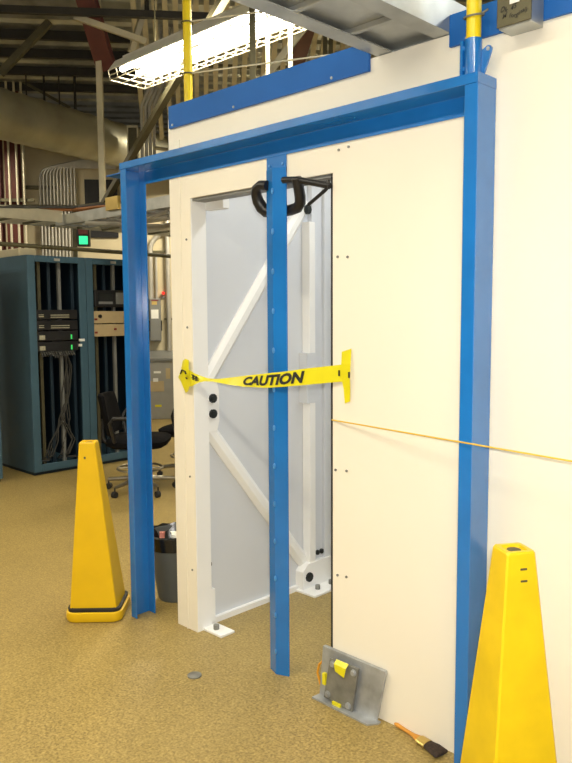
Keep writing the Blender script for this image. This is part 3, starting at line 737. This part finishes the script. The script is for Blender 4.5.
bar_thing('diagonal_brace', q, p + (p-q)*.45, .05, .05, 'olive', 'long olive diagonal brace crossing behind the left yellow pole', 'brace')
p = Vector((-6.236, 1.502, 4.161)); q = Vector((-5.763, 1.940, 3.934))
bar_thing('cross_strut', p, q, .05, .05, 'strut', 'short pale strut sloping down below the roof left of the light', 'strut')
p = Vector((-5.876, 2.018, 4.305)); q = Vector((-5.903, 1.862, 3.863))
bar_thing('hanging_strut', p, q, .05, .05, 'strut', 'short pale strut hanging down beside the left end of the light', 'strut')
p = Vector((-7.979, 1.602, 4.072)); q = Vector((-7.633, 2.017, 4.622))
bar_thing('knee_brace', p, q, .07, .07, 'olive', 'olive knee brace under the roof at the far left', 'brace')
p = Vector((-9.928, 2.586, 4.736)); q = Vector((-9.281, 3.163, 4.251))
bar_thing('cross_brace', p, q, .035, .035, 'olive', 'thin brace sloping down behind the black hanger rods', 'brace')
for u_, v0, r_, lab in ((27, 100, .010, 'leftmost slim hanger rod above the round duct'), (45, 112, .014, 'black hanger rod above the duct, second from left'), (60, 112, .010, 'thin hanger rod above the duct, third from left'), (76, 124, .018, 'thick black hanger rod above the duct, rightmost')):
    p = { 27: (-9.304, 2.566, 4.184), 45: (-9.135, 2.722, 4.093), 60: (-8.998, 2.857, 4.091), 76: (-8.842, 2.991, 3.937) }[u_]
    tag(MB().cyl(p, (p[0], p[1], 4.6), r_, 8).build('hanger_rod', M['joist'], None), lab, 'rod', 'hanger rods of the round duct')

# main joist across the top and the red rafter
bar_thing('roof_joist', B(-6, 7.05, 4.17), B(0.15, 7.05, 4.17), .05, .06, 'joist', 'black roof joist crossing the top left of the view', 'joist')
for bb_, lab in ((8.75, 'nearest dark purlin under the roof deck beyond the black joist'), (9.35, 'second dark purlin under the roof deck beyond the black joist'), (10.0, 'third dark purlin under the roof deck beyond the black joist'), (10.7, 'farthest dark purlin under the roof deck, nearest the wall')):
    bar_thing('purlin', B(-7, bb_, 4.55), B(-.75, bb_, 4.55), .05, .10, 'joist', lab, 'purlin')
for x_, lab in ((-5.2, 'left hanger post of the black roof joist'), (-.45, 'right hanger post of the black roof joist')):
    bar_thing('joist_hanger', B(x_, 7.05, 4.2), B(x_, 7.05, 4.6), .03, .03, 'joist', lab, 'hanger')
m_ = MB(); p = Vector((-6.457, 1.755, 4.531)); q = Vector((-6.625, 2.078, 3.952))
d = (q-p).normalized(); x = Vector(RB) - d*Vector(RB).dot(d); x.normalize(); y = d.cross(x)
m_.prism([(-.085,0),(.085,0),(.085,.02),(.015,.02),(.015,.2),(.085,.2),(.085,.22),(-.085,.22),(-.085,.2),(-.015,.2),(-.015,.02),(-.085,.02)], p, q, x, y)
tag(m_.build('red_rafter', M['red'], None), 'dark red sloping steel rafter left of the light', 'rafter')

# slats for corrugated flutes, gaps shaped to read dark, behind the light, leaning up to the roof
ss = thing('slatted_flutes', B(-.66, 9.3, 3.6), 'pale upright metal slats in place of corrugated flutes, behind the wire-guarded light', 'screen')
for k in range(24):
    p = RB*(.105*k); q = RB*(.06 + .098*k) + WB*(-2.05) + Vector((0, 0, .97))
    MB().bar(p, q, .05, .05).build('slat', M['strut'], ss)
for f_ in (.04, .5, .97):
    p = (WB*(-2.05) + Vector((0, 0, .97)))*f_ + Vector((0, 0, .045))
    MB().bar(p - RB*.05, p + RB*2.5, .04, .03).build('cross_rail', M['olive'], ss)

# struts right of the light
for (u0, v0, u1, v1, dp, w, m_, lab) in (
    (252, 84, 252, -20, 4.9, .040, 'olive', 'olive upright strut in front of the light, left of three'),):
    pass
def up_strut(p, z1, w, m_, lab): channel_thing('upright_strut', p, (p[0], p[1], z1), w, m_, lab)
up_strut((-3.174, 0.818, 2.783), 4.6, .034, 'olive', 'olive upright strut before the right end of the light, leftmost')
up_strut((-3.413, 1.167, 2.940), 4.6, .024, 'strut', 'thin pale upright strut right of the olive one')
up_strut((-3.173, 1.119, 2.912), 4.6, .026, 'strut', 'thin pale upright strut before the brown beam, rightmost')
p = Vector((-4.015, 2.068, 3.575)); q = Vector((-4.186, 1.854, 3.234))
bar_thing('pale_brace', q, p + (p-q)*.6, .05, .05, 'strut', 'short pale diagonal brace right of the light', 'brace')
p = Vector((-4.395, 2.575, 3.845)); q = Vector((-4.460, 2.459, 3.449))
bar_thing('brown_beam', q, p + (p-q)*.8, .11, .11, 'brown', 'brown sloping beam seen right of the pale struts', 'beam')
for u0, lab in ((0, 'olive post in the gap left of the overhead tray, left one'), (1, 'olive post in the gap left of the overhead tray, right one')):
    p = ((-4.481, 2.895, 3.696), (-4.445, 2.932, 3.713))[u0]
    up_strut(p, 4.6, .035, 'olive', lab)

# pipes and a small frame above the left corner of the enclosure
for k in range(4):
    p = ((-6.996, 2.719, 3.023), (-6.967, 2.753, 3.055), (-6.937, 2.785, 3.077), (-6.907, 2.817, 3.098))[k]
    o = MB().tube([p, (p[0], p[1], 3.75), (p[0]+.05, p[1]+.1, 4.0), (p[0]+.12, p[1]+.2, 4.6)], .018, 8).build('riser_pipe', M['conduit'], None, smooth=True)
    tag(o, ['leftmost of four riser pipes above the left frame corner', 'second from left of four riser pipes above the frame corner', 'third from left of four riser pipes above the frame corner', 'rightmost of four riser pipes above the left frame corner'][k], 'pipe', 'riser pipes above the frame corner')
t = thing('return_grille', (-7.463, 2.839, 3.154), 'beige rectangular grille frame below the duct beside the riser pipes', 'grille', None, math.radians(51))
fm = MB(); fm.box((0,0,0),(.012,.05,.5)); fm.box((.11,0,0),(.122,.05,.5)); fm.box((.012,0,0),(.11,.05,.02)); fm.box((.012,0,.48),(.11,.05,.5)); fm.build('rim', M['strut'], t)
MB().box((.012,.03,.02),(.11,.04,.48)).build('mesh', M['olive'], t)
o = MB().tube([(-6.751, 2.712, 3.273), (-6.231, 2.645, 3.143)], .02, 8).build('bent_pipe', M['strut'], None); tag(o, 'short pale pipe seen over the left end of the frame beam', 'pipe')

# ------------------------------------------------------------------ fluorescent fixtures
def fixture(i, x0, x1, y, z, watts, col, label):
    L = x1 - x0
    t = thing('fluorescent_light', (x0, y, z), label, 'light')
    rf = [(-.17, -.015), (-.165, -.015), (-.10, .055), (.10, .055), (.165, -.015), (.17, -.015), (.105, .07), (.04, .07), (.04, .12), (-.04, .12), (-.04, .07), (-.105, .07)]
    MB().prism(rf, (0,0,0), (L,0,0), (0,1,0), (0,0,1)).build('reflector', M['reflector'], t)
    for s in (-.07, .07): MB().cyl((.03, s, .012), (L-.03, s, .012), .019, 12).build('tube', M['tube'], t, smooth=True)
    g = MB()
    nb = int(L/.10)
    for k in range(nb+1):
        x = L*k/nb
        g.tube([(x, -.165, -.012), (x, -.15, -.075), (x, .15, -.075), (x, .165, -.012)], .0035, 5)
    for yy, zz in ((-.158,-.045), (-.15,-.075), (-.05,-.075), (.05,-.075), (.15,-.075), (.158,-.045)):
        g.tube([(0, yy, zz), (L, yy, zz)], .0035, 5)
    g.build('wire_guard', M['strut'], t)
    for x in (.35, L-.35): MB().cyl((x, 0, .12), (x, 0, 4.6-z), .005, 6).build('suspension_rod', M['olive'], t)
    ld = bpy.data.lights.new('lamp_glow', 'AREA'); ld.shape = 'RECTANGLE'; ld.size = L-.1; ld.size_y = .26; ld.energy = watts; ld.color = col
    lo = bpy.data.objects.new('lamp_glow', ld); lnk(lo); lo.parent = t; lo.location = (L/2, 0, -.010)
    lu_ = bpy.data.lights.new('added_uplight', 'AREA'); lu_.shape = 'RECTANGLE'; lu_.size = L-.1; lu_.size_y = .10; lu_.energy = watts*.30; lu_.color = col  # uplight added above the housing to brighten the roof deck
    lo = bpy.data.objects.new('added_uplight', lu_); lnk(lo); lo.parent = t; lo.location = (L/2, 0, .126); lo.rotation_euler = (PI, 0, 0)
    return t
FL = ['lit fluorescent light with wire guard hanging over the left end of the enclosure', 'lit fluorescent light hanging over the open enclosure', 'lit fluorescent light hanging over the aisle on the left', 'lit fluorescent light hanging over the aisle on the right', 'added unseen fluorescent light at the far left, brightening cabinets and back wall', 'lit fluorescent light hanging over the aisle left of the frame']
for i, fx in enumerate(FIXTURES): fixture(i, *fx, FL[i])
# far end of the hall
t = thing('fluorescent_light', B(-3.6, 9.9, 3.72), 'small lit fluorescent light at the far left edge below the duct', 'light', None, math.radians(51))
MB().prism([(-.1,0),(-.06,.06),(.06,.06),(.1,0),(.06,.075),(-.06,.075)], (0,0,0), (1.22,0,0), (0,1,0), (0,0,1)).build('reflector', M['reflector'], t)
MB().cyl((.03,0,.02), (1.19,0,.02), .019, 10).build('tube', M['tube'], t)
for x in (.2, 1.0): MB().cyl((x, 0, .07), (x, 0, .70), .005, 6).build('suspension_rod', M['olive'], t)
t0_ = t
for (a_, b_, z_, w_, lab) in ((.3, 9.2, 3.75, 420, 'added fluorescent light hidden behind the enclosure, brightening the back wall'), (-6.2, 8.6, 3.9, 70, 'lit fluorescent light at the back of the hall, beyond the left picture edge')):
    t = copy_tree(t0_); t.location = B(a_, b_, z_); t['label'] = lab  # unseen copies added to brighten the back wall and what hangs before it
    ld = bpy.data.lights.new('lamp_glow', 'AREA'); ld.shape = 'RECTANGLE'; ld.size = 1.1; ld.size_y = .12; ld.energy = w_; ld.color = WARM
    lo = bpy.data.objects.new('lamp_glow', ld); lnk(lo); lo.parent = t; lo.location = (.61, 0, -.006)
t = t0_
ld = bpy.data.lights.new('lamp_glow', 'AREA'); ld.shape = 'RECTANGLE'; ld.size = 1.1; ld.size_y = .12; ld.energy = 30; ld.color = WARM
lo = bpy.data.objects.new('lamp_glow', ld); lnk(lo); lo.parent = t; lo.location = (.61, 0, -.006)
